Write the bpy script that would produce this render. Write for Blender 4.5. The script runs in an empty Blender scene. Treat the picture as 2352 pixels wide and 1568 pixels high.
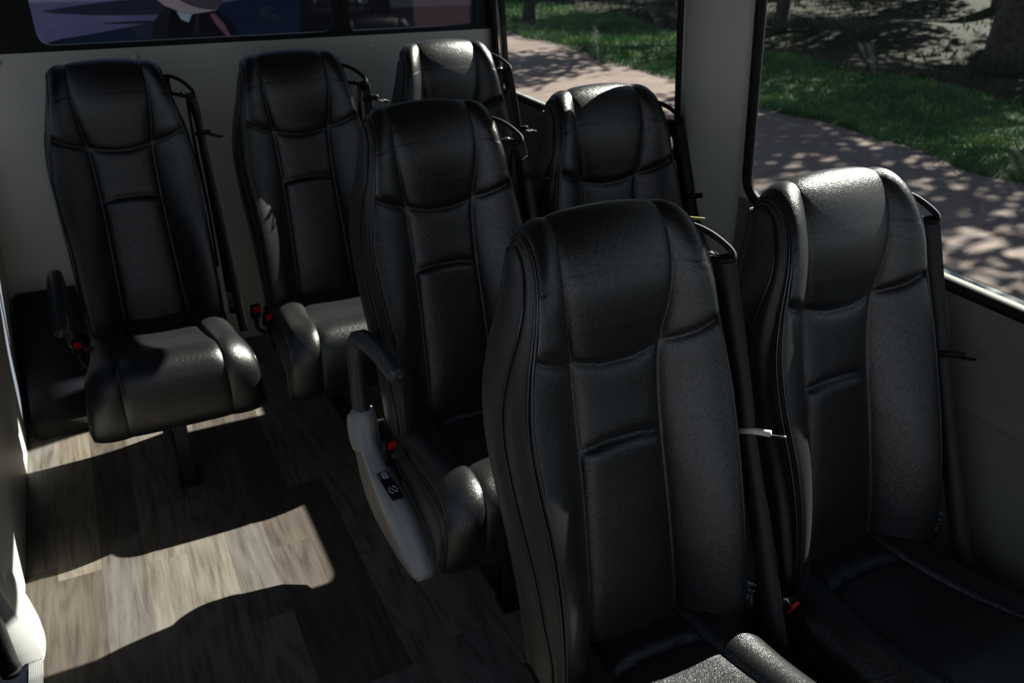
import bpy, bmesh, math, random
import numpy as np
from mathutils import Vector, Matrix, Euler
random.seed(7); rng = np.random.default_rng(7)
scene = bpy.context.scene
COL = scene.collection
PI = math.pi

# ------------------------------------------------------------------ materials
def new_mat(name):
    m = bpy.data.materials.new(name); m.use_nodes = True
    nt = m.node_tree
    b = nt.nodes.get('Principled BSDF')
    return m, nt, b
def plain(name, col, rough=.5, metal=0., bump=0., bscale=80., spec=.5, coat=0.):
    m, nt, b = new_mat(name)
    b.inputs['Base Color'].default_value = (*col, 1)
    b.inputs['Roughness'].default_value = rough
    b.inputs['Metallic'].default_value = metal
    b.inputs['Specular IOR Level'].default_value = spec
    b.inputs['Coat Weight'].default_value = coat
    if bump:
        tc = nt.nodes.new('ShaderNodeTexCoord'); n = nt.nodes.new('ShaderNodeTexNoise')
        n.inputs['Scale'].default_value = bscale; n.inputs['Detail'].default_value = 3
        bp = nt.nodes.new('ShaderNodeBump'); bp.inputs['Strength'].default_value = bump; bp.inputs['Distance'].default_value = .001
        nt.links.new(tc.outputs['Object'], n.inputs['Vector']); nt.links.new(n.outputs['Fac'], bp.inputs['Height'])
        nt.links.new(bp.outputs['Normal'], b.inputs['Normal'])
    return m
def leather(name, col, rough=.4, spec=.5):
    m, nt, b = new_mat(name)
    N = nt.nodes.new; Lk = nt.links.new
    b.inputs['Base Color'].default_value = (*col, 1)
    b.inputs['Specular IOR Level'].default_value = spec
    b.inputs['Sheen Weight'].default_value = .035; b.inputs['Sheen Roughness'].default_value = .45
    tc = N('ShaderNodeTexCoord')
    mp = N('ShaderNodeMapping'); mp.inputs['Scale'].default_value = (1.25, 1.0, .8); Lk(tc.outputs['Object'], mp.inputs['Vector'])
    wn = N('ShaderNodeTexNoise'); wn.inputs['Scale'].default_value = 90; wn.inputs['Detail'].default_value = 2
    Lk(mp.outputs['Vector'], wn.inputs['Vector'])
    mixv = N('ShaderNodeVectorMath'); mixv.operation = 'MULTIPLY_ADD'
    mixv.inputs[1].default_value = (.006, .006, .006)
    Lk(wn.outputs['Color'], mixv.inputs[0]); Lk(mp.outputs['Vector'], mixv.inputs[2])
    v = N('ShaderNodeTexVoronoi'); v.feature = 'DISTANCE_TO_EDGE'; v.inputs['Scale'].default_value = 330
    Lk(mixv.outputs['Vector'], v.inputs['Vector'])
    cr = N('ShaderNodeMapRange'); cr.inputs['From Min'].default_value = 0; cr.inputs['From Max'].default_value = .36
    Lk(v.outputs['Distance'], cr.inputs['Value'])
    bp = N('ShaderNodeBump'); bp.inputs['Strength'].default_value = .5; bp.inputs['Distance'].default_value = .0005
    Lk(cr.outputs['Result'], bp.inputs['Height'])
    n2 = N('ShaderNodeTexNoise'); n2.inputs['Scale'].default_value = 7; n2.inputs['Detail'].default_value = 4
    Lk(tc.outputs['Object'], n2.inputs['Vector'])
    bp2 = N('ShaderNodeBump'); bp2.inputs['Strength'].default_value = .10; bp2.inputs['Distance'].default_value = .003
    Lk(n2.outputs['Fac'], bp2.inputs['Height']); Lk(bp.outputs['Normal'], bp2.inputs['Normal'])
    Lk(bp2.outputs['Normal'], b.inputs['Normal'])
    rr = N('ShaderNodeMapRange'); rr.inputs['To Min'].default_value = rough - .04; rr.inputs['To Max'].default_value = rough + .07
    Lk(n2.outputs['Fac'], rr.inputs['Value']); Lk(rr.outputs['Result'], b.inputs['Roughness'])
    return m
M = {}
M['leather'] = leather('black_leather', (.0055, .006, .0068), .33, .9)
M['leather_side'] = leather('black_leather_side', (.008, .0085, .0075), .44, .6)
M['piping'] = plain('black_piping', (.010, .010, .011), .27)
M['black_plastic'] = plain('black_plastic', (.007, .007, .008), .62, bump=.2, bscale=300, spec=.25)
M['black_rubber'] = plain('black_rubber', (.008, .008, .008), .55, spec=.2)
M['black_metal'] = plain('black_metal', (.012, .013, .015), .38, .2)
M['webbing'] = plain('black_webbing', (.013, .013, .014), .55, bump=.6, bscale=500)
M['charcoal_plastic'] = plain('charcoal_plastic', (.050, .055, .056), .42, bump=.2, bscale=250)
M['grey_plastic'] = plain('grey_plastic', (.42, .42, .41), .5, bump=.1, bscale=250)
M['light_button'] = plain('light_button', (.5, .51, .53), .5)
M['red_button'] = plain('red_button', (.62, .008, .006), .35)
M['steel'] = plain('steel', (.62, .62, .58), .28, 1.)
M['aluminium'] = plain('aluminium', (.68, .68, .69), .33, 1.)
M['label_ink'] = plain('label_ink', (.30, .36, .48), .6)
M['yellow'] = plain('yellow_tag', (.26, .25, .05), .5)
M['wall'] = plain('grey_panel', (.52, .515, .47), .52, bump=.15, bscale=400)
M['wall_low'] = plain('lower_panel', (.15, .15, .135), .6, bump=.3, bscale=400)
M['door_panel'] = plain('door_panel', (.55, .56, .55), .45, bump=.1, bscale=300)
M['ceiling'] = plain('ceiling_fabric', (.09, .09, .088), .8)
M['cap'] = plain('cap_plastic', (.55, .56, .55), .45)
M['carpet'] = plain('black_carpet', (.006, .0055, .005), .9, bump=.8, bscale=300)
M['cream_trim'] = plain('cream_trim', (.62, .60, .52), .4)

def glass(name, tint, ior=1.45, film=0.0):
    m = bpy.data.materials.new(name); m.use_nodes = True; nt = m.node_tree; nt.nodes.clear()
    N = nt.nodes.new; Lk = nt.links.new
    out = N('ShaderNodeOutputMaterial'); mix = N('ShaderNodeMixShader')
    tr = N('ShaderNodeBsdfTransparent'); tr.inputs['Color'].default_value = (*tint, 1)
    gl = N('ShaderNodeBsdfGlossy'); gl.inputs['Roughness'].default_value = .0
    fr = N('ShaderNodeFresnel'); 
    ge = N('ShaderNodeNewGeometry'); mr = N('ShaderNodeMapRange'); mr.inputs['To Min'].default_value = ior; mr.inputs['To Max'].default_value = 1/ior
    Lk(ge.outputs['Backfacing'], mr.inputs['Value']); Lk(mr.outputs['Result'], fr.inputs['IOR'])
    Lk(fr.outputs['Fac'], mix.inputs['Fac']); Lk(tr.outputs['BSDF'], mix.inputs[1]); Lk(gl.outputs['BSDF'], mix.inputs[2])
    Lk(mix.outputs['Shader'], out.inputs['Surface'])
    return m
M['glass'] = glass('side_glass', (.755, .77, .76))
M['rear_glass'] = glass('rear_glass', (.60, .64, .72))
M['bus_glass'] = plain('bus_glass', (.008, .01, .016), .08)

def floor_mat():
    m, nt, b = new_mat('wood_planks'); N = nt.nodes.new; Lk = nt.links.new
    tc = N('ShaderNodeTexCoord'); sx = N('ShaderNodeSeparateXYZ'); Lk(tc.outputs['Object'], sx.inputs[0])
    # u = along plank (world y), v = across (world x)
    ax = N('ShaderNodeMath'); ax.operation = 'ADD'; ax.inputs[1].default_value = .441 + .1215*8; Lk(sx.outputs['X'], ax.inputs[0])
    ay = N('ShaderNodeMath'); ay.operation = 'ADD'; ay.inputs[1].default_value = 9.41; Lk(sx.outputs['Y'], ay.inputs[0])
    row = N('ShaderNodeMath'); row.operation = 'DIVIDE'; row.inputs[1].default_value = .1215; Lk(ax.outputs[0], row.inputs[0])
    fl = N('ShaderNodeMath'); fl.operation = 'FLOOR'; Lk(row.outputs[0], fl.inputs[0])
    fr = N('ShaderNodeMath'); fr.operation = 'FRACT'; Lk(row.outputs[0], fr.inputs[0])
    wn = N('ShaderNodeTexWhiteNoise'); wn.noise_dimensions = '1D'; Lk(fl.outputs[0], wn.inputs['W'])
    offm = N('ShaderNodeMath'); offm.operation = 'MULTIPLY_ADD'; offm.inputs[1].default_value = .92; Lk(wn.outputs['Value'], offm.inputs[0]); Lk(ay.outputs[0], offm.inputs[2])
    pl = N('ShaderNodeMath'); pl.operation = 'DIVIDE'; pl.inputs[1].default_value = .92; Lk(offm.outputs[0], pl.inputs[0])
    pf = N('ShaderNodeMath'); pf.operation = 'FLOOR'; Lk(pl.outputs[0], pf.inputs[0])
    pfr = N('ShaderNodeMath'); pfr.operation = 'FRACT'; Lk(pl.outputs[0], pfr.inputs[0])
    cmb = N('ShaderNodeCombineXYZ'); Lk(fl.outputs[0], cmb.inputs[0]); Lk(pf.outputs[0], cmb.inputs[1])
    w2 = N('ShaderNodeTexWhiteNoise'); w2.noise_dimensions = '3D'; Lk(cmb.outputs[0], w2.inputs['Vector'])
    # grain coordinates: stretched along y, shifted per plank
    sh = N('ShaderNodeVectorMath'); sh.operation = 'MULTIPLY_ADD'; sh.inputs[1].default_value = (3, 3, 3); Lk(w2.outputs['Color'], sh.inputs[0]); Lk(tc.outputs['Object'], sh.inputs[2])
    mp = N('ShaderNodeMapping'); mp.inputs['Scale'].default_value = (46, 2.8, 1); Lk(sh.outputs[0], mp.inputs['Vector'])
    g1 = N('ShaderNodeTexNoise'); g1.inputs['Scale'].default_value = 1.6; g1.inputs['Detail'].default_value = 8; g1.inputs['Roughness'].default_value = .72; g1.inputs['Distortion'].default_value = .5
    Lk(mp.outputs[0], g1.inputs['Vector'])
    mp2 = N('ShaderNodeMapping'); mp2.inputs['Scale'].default_value = (9, 1.5, 1); Lk(sh.outputs[0], mp2.inputs['Vector'])
    g0 = N('ShaderNodeTexNoise'); g0.inputs['Scale'].default_value = 1.0; g0.inputs['Detail'].default_value = 1; Lk(mp2.outputs[0], g0.inputs['Vector'])
    rg = N('ShaderNodeMath'); rg.operation = 'MULTIPLY'; rg.inputs[1].default_value = 44; Lk(g0.outputs['Fac'], rg.inputs[0])
    sn = N('ShaderNodeMath'); sn.operation = 'SINE'; Lk(rg.outputs[0], sn.inputs[0])
    r1 = N('ShaderNodeValToRGB'); r1.color_ramp.elements[0].color = (.070, .055, .046, 1); r1.color_ramp.elements[1].color = (.195, .176, .155, 1)
    r1.color_ramp.elements[0].position = .25; r1.color_ramp.elements[1].position = .68
    e = r1.color_ramp.elements.new(.46); e.color = (.142, .127, .110, 1)
    mx = N('ShaderNodeMath'); mx.operation = 'MULTIPLY_ADD'; mx.inputs[1].default_value = .085; Lk(sn.outputs[0], mx.inputs[0]); Lk(g1.outputs['Fac'], mx.inputs[2])
    Lk(mx.outputs[0], r1.inputs['Fac'])
    r2 = N('ShaderNodeValToRGB'); r2.color_ramp.interpolation = 'CONSTANT'
    cols = [(.95, .95, .96), (1.28, 1.25, 1.19), (.58, .53, .50), (1.12, 1.07, 1.0), (.80, .80, .82), (1.05, 1.03, 1.0)]
    r2.color_ramp.elements[0].color = (*cols[0], 1); r2.color_ramp.elements[1].color = (*cols[1], 1); r2.color_ramp.elements[1].position = .17
    for i, c in enumerate(cols[2:]):
        q = r2.color_ramp.elements.new(.34 + .17*i); q.color = (*c, 1)
    Lk(w2.outputs['Value'], r2.inputs['Fac'])
    ml = N('ShaderNodeMix'); ml.data_type = 'RGBA'; ml.blend_type = 'MULTIPLY'; ml.inputs['Factor'].default_value = 1
    Lk(r1.outputs['Color'], ml.inputs['A']); Lk(r2.outputs['Color'], ml.inputs['B'])
    # joints
    def edge(src, w):
        a = N('ShaderNodeMath'); a.operation = 'SUBTRACT'; a.inputs[1].default_value = .5; Lk(src, a.inputs[0])
        c = N('ShaderNodeMath'); c.operation = 'ABSOLUTE'; Lk(a.outputs[0], c.inputs[0])
        d = N('ShaderNodeMath'); d.operation = 'GREATER_THAN'; d.inputs[1].default_value = .5 - w; Lk(c.outputs[0], d.inputs[0]); return d
    e1 = edge(fr.outputs[0], .008); e2 = edge(pfr.outputs[0], .0012)
    mxx = N('ShaderNodeMath'); mxx.operation = 'MAXIMUM'; Lk(e1.outputs[0], mxx.inputs[0]); Lk(e2.outputs[0], mxx.inputs[1])
    md = N('ShaderNodeMix'); md.data_type = 'RGBA'; md.inputs['B'].default_value = (.10, .085, .07, 1)
    mf = N('ShaderNodeMath'); mf.operation = 'MULTIPLY'; mf.inputs[1].default_value = .6; Lk(mxx.outputs[0], mf.inputs[0])
    Lk(mf.outputs[0], md.inputs['Factor']); Lk(ml.outputs['Result'], md.inputs['A'])
    Lk(md.outputs['Result'], b.inputs['Base Color'])
    b.inputs['Roughness'].default_value = .5; b.inputs['Specular IOR Level'].default_value = .3
    bp = N('ShaderNodeBump'); bp.inputs['Strength'].default_value = .25; bp.inputs['Distance'].default_value = .0006
    Lk(g1.outputs['Fac'], bp.inputs['Height']); Lk(bp.outputs['Normal'], b.inputs['Normal'])
    return m
M['floor'] = floor_mat()

def noise_mix(name, c1, c2, scale, rough=.9, c3=None, detail=6, bump=.0):
    m, nt, b = new_mat(name); N = nt.nodes.new; Lk = nt.links.new
    tc = N('ShaderNodeTexCoord'); n = N('ShaderNodeTexNoise'); n.inputs['Scale'].default_value = scale; n.inputs['Detail'].default_value = detail
    n.inputs['Roughness'].default_value = .65
    Lk(tc.outputs['Object'], n.inputs['Vector'])
    r = N('ShaderNodeValToRGB'); r.color_ramp.elements[0].color = (*c1, 1); r.color_ramp.elements[1].color = (*c2, 1)
    r.color_ramp.elements[0].position = .32; r.color_ramp.elements[1].position = .7
    if c3: q = r.color_ramp.elements.new(.52); q.color = (*c3, 1)
    Lk(n.outputs['Fac'], r.inputs['Fac']); Lk(r.outputs['Color'], b.inputs['Base Color'])
    b.inputs['Roughness'].default_value = rough; b.inputs['Specular IOR Level'].default_value = .2
    if bump:
        bp = N('ShaderNodeBump'); bp.inputs['Strength'].default_value = bump; bp.inputs['Distance'].default_value = .03
        Lk(n.outputs['Fac'], bp.inputs['Height']); Lk(bp.outputs['Normal'], b.inputs['Normal'])
    return m
M['soil'] = noise_mix('forest_floor', (.007, .009, .004), (.042, .038, .020), 3.0, c3=(.018, .018, .010), bump=.8)
M['turf'] = noise_mix('turf', (.025, .045, .018), (.10, .14, .05), 4.0, c3=(.045, .075, .03), bump=.6)
M['asphalt'] = noise_mix('asphalt', (.10, .095, .09), (.16, .15, .14), 30)
M['concrete'] = noise_mix('concrete', (.30, .32, .30), (.46, .48, .44), 8)
M['bark'] = noise_mix('bark', (.03, .027, .022), (.10, .09, .08), 9, bump=1.)
M['grass'] = noise_mix('grass_blades', (.045, .115, .05), (.26, .34, .11), 1.6, c3=(.08, .19, .07))
M['undergrowth'] = noise_mix('undergrowth_leaves', (.012, .03, .012), (.04, .075, .02), 1.2)
M['leaf'] = noise_mix('tree_leaves', (.02, .055, .012), (.06, .12, .03), 1.0)
M['weed'] = noise_mix('weed_leaves', (.10, .12, .03), (.22, .13, .05), 14)
def brick_mat():
    m, nt, b = new_mat('clay_pavers'); N = nt.nodes.new; Lk = nt.links.new
    tc = N('ShaderNodeTexCoord'); br = N('ShaderNodeTexBrick')
    br.inputs['Scale'].default_value = 1; br.inputs['Brick Width'].default_value = .21; br.inputs['Row Height'].default_value = .105
    br.inputs['Mortar Size'].default_value = .006
    br.inputs['Color1'].default_value = (.215, .160, .142, 1); br.inputs['Color2'].default_value = (.265, .21, .185, 1); br.inputs['Mortar'].default_value = (.18, .14, .12, 1)
    Lk(tc.outputs['Object'], br.inputs['Vector'])
    n = N('ShaderNodeTexNoise'); n.inputs['Scale'].default_value = 1.1; n.inputs['Detail'].default_value = 5; Lk(tc.outputs['Object'], n.inputs['Vector'])
    mr = N('ShaderNodeMapRange'); mr.inputs['To Min'].default_value = .65; mr.inputs['To Max'].default_value = 1.25; Lk(n.outputs['Fac'], mr.inputs['Value'])
    ml = N('ShaderNodeMix'); ml.data_type = 'RGBA'; ml.blend_type = 'MULTIPLY'; ml.inputs['Factor'].default_value = 1
    Lk(br.outputs['Color'], ml.inputs['A']); Lk(mr.outputs['Result'], ml.inputs['B']); Lk(ml.outputs['Result'], b.inputs['Base Color'])
    b.inputs['Roughness'].default_value = .85; b.inputs['Specular IOR Level'].default_value = .2
    return m
M['brick'] = brick_mat()

# ------------------------------------------------------------------ helpers
def obj(name, mesh, mat=None, parent=None, smooth=False):
    if isinstance(mesh, bmesh.types.BMesh):
        bm = mesh; mesh = bpy.data.meshes.new(name); bm.to_mesh(mesh); bm.free()
    if smooth: mesh.shade_smooth()
    if mat is not None:
        mesh.materials.clear(); mesh.materials.append(mat)
    o = bpy.data.objects.new(name, mesh); COL.objects.link(o)
    if parent is not None: o.parent = parent
    return o
def tag(o, label=None, cat=None, group=None, kind=None):
    if label: o['label'] = label
    if cat: o['category'] = cat
    if group: o['group'] = group
    if kind: o['kind'] = kind
    return o
def empty(name, loc=(0, 0, 0)):
    e = bpy.data.objects.new(name, None); COL.objects.link(e); e.location = loc; e.empty_display_size = .1; return e
def grid_mesh(name, P, closed_u=False, flip=False):
    """P: array (rows, cols, 3)"""
    R_, C_ = P.shape[:2]; V = P.reshape(-1, 3)
    F = []
    for i in range(R_ - 1):
        for j in range(C_ if closed_u else C_ - 1):
            a, b_ = i*C_ + j, i*C_ + (j + 1) % C_
            f = (a, b_, b_ + C_, a + C_)
            F.append(f[::-1] if flip else f)
    me = bpy.data.meshes.new(name); me.from_pydata(V.tolist(), [], F); me.shade_smooth(); return me
def cr(K, t):
    """Catmull-Rom through rows of K at fractional index t (array)"""
    K = np.asarray(K, float); n = len(K); t = np.asarray(t, float)
    i = np.clip(np.floor(t).astype(int), 0, n - 2); f = (t - i)[:, None]
    p0 = K[np.maximum(i - 1, 0)]; p1 = K[i]; p2 = K[i + 1]; p3 = K[np.minimum(i + 2, n - 1)]
    return .5*((2*p1) + (-p0 + p2)*f + (2*p0 - 5*p1 + 4*p2 - p3)*f*f + (-p0 + 3*p1 - 3*p2 + p3)*f**3)
def tube_bm(pts, r, seg=8, bm=None, cap=True):
    bm = bm or bmesh.new(); pts = [Vector(p) for p in pts]
    if not hasattr(r, '__len__'): r = [r]*len(pts)
    rings = []; up = None
    for i, p in enumerate(pts):
        t = (pts[min(i + 1, len(pts) - 1)] - pts[max(i - 1, 0)]).normalized()
        if up is None:
            up = Vector((0, 0, 1)) if abs(t.z) < .9 else Vector((1, 0, 0))
        n = (up - t*up.dot(t)).normalized(); up = n; b_ = t.cross(n)
        rings.append([bm.verts.new(p + (n*math.cos(2*PI*k/seg) + b_*math.sin(2*PI*k/seg))*r[i]) for k in range(seg)])
    for a, b_ in zip(rings[:-1], rings[1:]):
        for k in range(seg):
            bm.faces.new((a[k], a[(k + 1) % seg], b_[(k + 1) % seg], b_[k]))
    if cap:
        bm.faces.new(rings[0][::-1]); bm.faces.new(rings[-1])
    bmesh.ops.recalc_face_normals(bm, faces=bm.faces)
    return bm
def box_bm(c, s, rot=None, bevel=0., bm=None, seg=2):
    own = bmesh.new()
    bmesh.ops.create_cube(own, size=1)
    bmesh.ops.scale(own, vec=s, verts=own.verts)
    if bevel: bmesh.ops.bevel(own, geom=own.edges[:], offset=bevel, segments=seg, affect='EDGES')
    if rot is not None: bmesh.ops.rotate(own, verts=own.verts, cent=(0, 0, 0), matrix=Euler(rot).to_matrix())
    bmesh.ops.translate(own, verts=own.verts, vec=c)
    if bm is None: return own
    tmp = bpy.data.meshes.new('tmp'); own.to_mesh(tmp); own.free(); bm.from_mesh(tmp); bpy.data.meshes.remove(tmp)
    return bm
def extrude_outline(pts, x0, x1, bevel=0., axis='x', bm=None):
    """closed outline in (y,z) extruded from x0 to x1"""
    bm = bm or bmesh.new()
    def P(a, b_, d): return (d, a, b_) if axis == 'x' else ((a, d, b_) if axis == 'y' else (a, b_, d))
    A = [bm.verts.new(P(a, b_, x0)) for a, b_ in pts]; B = [bm.verts.new(P(a, b_, x1)) for a, b_ in pts]
    f1 = bm.faces.new(A); f2 = bm.faces.new(B[::-1]); n = len(pts)
    for i in range(n): bm.faces.new((A[i], B[i], B[(i + 1) % n], A[(i + 1) % n]))
    bmesh.ops.recalc_face_normals(bm, faces=bm.faces)
    if bevel:
        bmesh.ops.bevel(bm, geom=list(set(f1.edges[:] + f2.edges[:])), offset=bevel, segments=3, affect='EDGES')
    return bm
def smooth_path(K, n):
    K = np.asarray(K, float); return cr(K, np.linspace(0, len(K) - 1, n))
def rrect(a0, b0, a1, b1, r, n=8):
    out = []
    for cx, cy, s in ((a1 - r, b1 - r, 0), (a0 + r, b1 - r, PI/2), (a0 + r, b0 + r, PI), (a1 - r, b0 + r, 1.5*PI)):
        out += [(cx + r*math.cos(s + PI/2*k/n), cy + r*math.sin(s + PI/2*k/n)) for k in range(n + 1)]
    return out
def panel_with_holes(name, outer, holes, thick, mapf, mat):
    """2D outlines -> filled solid panel; mapf(u,v,w) gives the world point"""
    cu = bpy.data.curves.new(name, 'CURVE'); cu.dimensions = '2D'; cu.fill_mode = 'BOTH'; cu.extrude = thick/2
    for pts in [outer] + holes:
        sp = cu.splines.new('POLY'); sp.points.add(len(pts) - 1)
        for p, q in zip(sp.points, pts): p.co = (q[0], q[1], 0, 1)
        sp.use_cyclic_u = True
    o = bpy.data.objects.new(name, cu); COL.objects.link(o)
    dg = bpy.context.evaluated_depsgraph_get(); me = bpy.data.meshes.new_from_object(o.evaluated_get(dg))
    COL.objects.unlink(o); bpy.data.objects.remove(o)
    for v in me.vertices: v.co = mapf(v.co.x, v.co.y, v.co.z)
    bm = bmesh.new(); bm.from_mesh(me); bmesh.ops.remove_doubles(bm, verts=bm.verts, dist=1e-5)
    bmesh.ops.recalc_face_normals(bm, faces=bm.faces); bpy.data.meshes.remove(me)
    return obj(name, bm, mat)

# ------------------------------------------------------------------ seat geometry (shared by all seats)
# edge: (half width, y, z) of the front piping;  seam: (x, y, z) of the vertical seams; floor is z = 0, seat faces -y
B_EDGE = [(.205,-.195,.40),(.211,-.197,.52),(.213,-.190,.60),(.212,-.168,.70),(.214,-.134,.80),(.221,-.090,.90),(.222,-.048,1.0),(.210,-.018,1.09),
          (.198,-.003,1.15),(.189,.009,1.205),(.180,.030,1.255),(.174,.062,1.293),(.171,.095,1.312),(.169,.130,1.308),(.168,.154,1.285),(.168,.160,1.24)]
B_SEAM = [(.108,-.125,.40),(.106,-.107,.51),(.103,-.090,.60),(.100,-.065,.70),(.097,-.037,.80),(.096,-.008,.894),(.097,.020,.99),(.101,.036,1.075),
          (.112,.036,1.15),(.118,.042,1.215),(.119,.062,1.272),(.116,.091,1.314),(.114,.120,1.330),(.113,.147,1.322),(.112,.163,1.292),(.112,.168,1.24)]
B_PIPE = [(.218,-.16,.40),(.225,-.155,.52),(.227,-.120,.60),(.227,-.070,.70),(.229,-.005,.80),(.231,.045,.90),(.232,.058,1.0),(.224,.047,1.09),
          (.211,.042,1.15),(.198,.050,1.20),(.187,.070,1.24),(.181,.090,1.268),(.177,.112,1.282),(.174,.132,1.285),(.170,.148,1.272),(.168,.156,1.24)]
B_REAR = [(.228,-.080,.40),(.232,-.055,.52),(.234,-.032,.60),(.237,.008,.70),(.241,.055,.80),(.244,.098,.90),(.243,.118,1.0),(.228,.128,1.09),
          (.212,.130,1.15),(.199,.135,1.20),(.189,.142,1.235),(.184,.147,1.255),(.180,.150,1.265),(.176,.154,1.268),(.172,.158,1.262),(.168,.162,1.238)]
def seat_cover(edge, seam, NV, s_of_v, horiz, bulge, centre, NU=26, depth=lambda s: .011 + 0*s, sg=1):
    n = len(edge); sv = s_of_v
    E = cr(edge, sv); S = cr(seam, sv)
    # column parameters: clustered around the seams and the edge
    tb = .5 - .5*np.cos(np.linspace(0, PI, NU)); tb = .35*np.linspace(0, 1, NU) + .65*tb   # 0 at seam .. 1 at edge
    tc_ = np.linspace(-1, 1, 2*NU); tc_ = .4*tc_ + .6*np.sin(tc_*PI/2)
    rows = []
    NVv = len(sv)
    # local surface direction (dy,dz) of the seam path
    D = np.gradient(S[:, 1:], axis=0); D /= np.linalg.norm(D, axis=1)[:, None] + 1e-9
    nrm = sg*np.stack([-D[:, 1], D[:, 0]], 1)     # pointing forward/outward in (y,z)
    cols = []
    for side in (-1, 0, 1):
        if side == 0:
            for t in tc_[1:-1]:
                x = S[:, 0]*t; y = S[:, 1].copy(); z = S[:, 2].copy()
                c = centre(sv)*(1 - t*t)
                y += nrm[:, 0]*c; z += nrm[:, 1]*c
                cols.append((x, y, z, t, 0))
        else:
            tt = tb if side > 0 else tb[::-1]
            for t in tt:
                x = side*(S[:, 0] + (E[:, 0] - S[:, 0])*t)
                g = t**1.25
                y = S[:, 1] + (E[:, 1] - S[:, 1])*g; z = S[:, 2] + (E[:, 2] - S[:, 2])*t
                bu = bulge(sv)*np.sin(PI*min(1., t**1.15))**(1.0 if sg > 0 else .7)
                y = y + nrm[:, 0]*bu; z = z + nrm[:, 1]*bu
                cols.append((x, y, z, t, side))
    P = np.stack([np.stack(c[:3], -1) for c in cols], 1)     # rows, cols, 3
    tcol = np.array([c[3] for c in cols]); scol = np.array([c[4] for c in cols])
    # puff between seams
    du = np.gradient(P, axis=1); dv = np.gradient(P, axis=0)
    nn = np.cross(du, dv); nn *= sg/(np.linalg.norm(nn, axis=2)[..., None] + 1e-12)
    dseam = np.abs(np.abs(P[..., 0]) - S[:, 0][:, None])
    dedge = np.abs(E[:, 0][:, None] - np.abs(P[..., 0])) + .004
    H = depth(sv)[:, None]*(1 - np.exp(-dseam/.013)) + (.013 - depth(sv))[:, None]
    H = H*(1 - .55*np.exp(-dedge/.007))
    H = H*horiz(P, scol[None, :]*np.ones_like(H), sv)
    P = P + nn*(H - .007)[..., None]
    return P, E, S
def b_horiz(P, sc, sv):
    x, z = P[..., 0], P[..., 2]; front = (sv < 9.5)[:, None]
    zs = 1.060 + 1.6*np.minimum(np.abs(x), .21)**2
    d1 = np.abs(z - zs)
    f = 1 - np.where(front, 1.02*np.exp(-d1/.0095), 0)
    ze = .894 + .014*(1 - (x/.096)**2)
    inner = (sc == 0)
    d2 = np.abs(z - ze)
    f2 = 1 - np.where(inner & front, .95*np.exp(-d2/.008), 0)
    # the lumbar pad below the lower seam stands out a little
    lum = np.where(inner & (z < ze), .9*np.exp(-np.maximum(ze - z, 0)/.055)*(1 - np.exp(-np.maximum(ze - z, 0)/.008)), 0)
    hd = np.where(front & (z > zs), .55*np.exp(-np.maximum(z - zs - .02, 0)/.06)*(1 - np.exp(-np.maximum(z - zs, 0)/.012)), 0)
    return f*f2 + lum + hd
sv = np.linspace(0, 15, 250)
PB, EB, SB = seat_cover(B_EDGE, B_SEAM, 250, sv, b_horiz,
        lambda s: np.interp(s, [0, 4, 7, 10, 13, 15], [.020, .022, .012, .010, .006, .0]),
        lambda s: np.interp(s, [0, 2, 4, 7, 9, 12, 15], [.004, .010, .006, .006, .012, .010, .0]),
        depth=lambda s: np.interp(s, [0, 6.5, 8, 10, 11, 15], [.0135, .0135, .011, .006, .0035, .003]))
ME_BACK = grid_mesh('back_cover', PB, flip=False)

def side_panels():
    """both sides: gusset between the two pipings, then the shell round the rear"""
    s = np.linspace(0, 15, 120)
    E, P_, R_ = cr(B_EDGE, s), cr(B_PIPE, s), cr(B_REAR, s)
    gus, shell = [], []
    for sd in (-1, 1):
        rows = []
        for t in np.linspace(0, 1, 14):
            g = E + (P_ - E)*t
            L_ = np.linalg.norm((P_ - E)[:, 1:], axis=1)
            sink = -(.013*np.exp(-((t - .42)/.16)**2))*np.clip(L_/.07, .1, 1) + .006*math.sin(PI*t)
            x = sd*(g[:, 0] + sink - .002)
            rows.append(np.stack([x, g[:, 1], g[:, 2]], -1))
        gus.append(np.stack(rows, 1))
        rows = []
        for t in np.linspace(0, 1, 12):
            g = P_ + (R_ - P_)*t
            x = sd*(g[:, 0] + .006*math.sin(PI*t) - .002)
            rows.append(np.stack([x, g[:, 1], g[:, 2]], -1))
        for t in np.linspace(.12, 1, 12):
            a = t*PI/2
            rad = .03
            x = sd*(R_[:, 0] - rad*(1 - math.cos(a)) - (R_[:, 0] - rad)*max(0, t - .6)/.4*.999)
            y = R_[:, 1] + rad*math.sin(min(a*1.3, PI/2))*.8
            rows.append(np.stack([x, y, R_[:, 2] + .0*x], -1))
        shell.append(np.stack(rows, 1))
    return gus, shell
GUS, SHL = side_panels()
ME_GUS = [grid_mesh('gusset', GUS[0], flip=True), grid_mesh('gusset', GUS[1])]
bm = bmesh.new()
for k in (0, 1):
    t_ = grid_mesh('t', SHL[k], flip=(k == 0)); bm.from_mesh(t_)
bmesh.ops.remove_doubles(bm, verts=bm.verts, dist=.0006)
bmesh.ops.recalc_face_normals(bm, faces=bm.faces)
ME_SHELL = bpy.data.meshes.new('back_shell'); bm.to_mesh(ME_SHELL); bm.free(); ME_SHELL.shade_smooth()
def pipe_mesh(K, sd, r, off=(0, 0, 0), s0=0, s1=15, n=110, dx=0., bm=None):
    K = cr(K, np.linspace(s0, s1, n))
    pts = [(sd*(p[0] + dx) + off[0], p[1] + off[1], p[2] + off[2]) for p in K]
    return tube_bm(pts, r, 7, bm)
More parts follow.
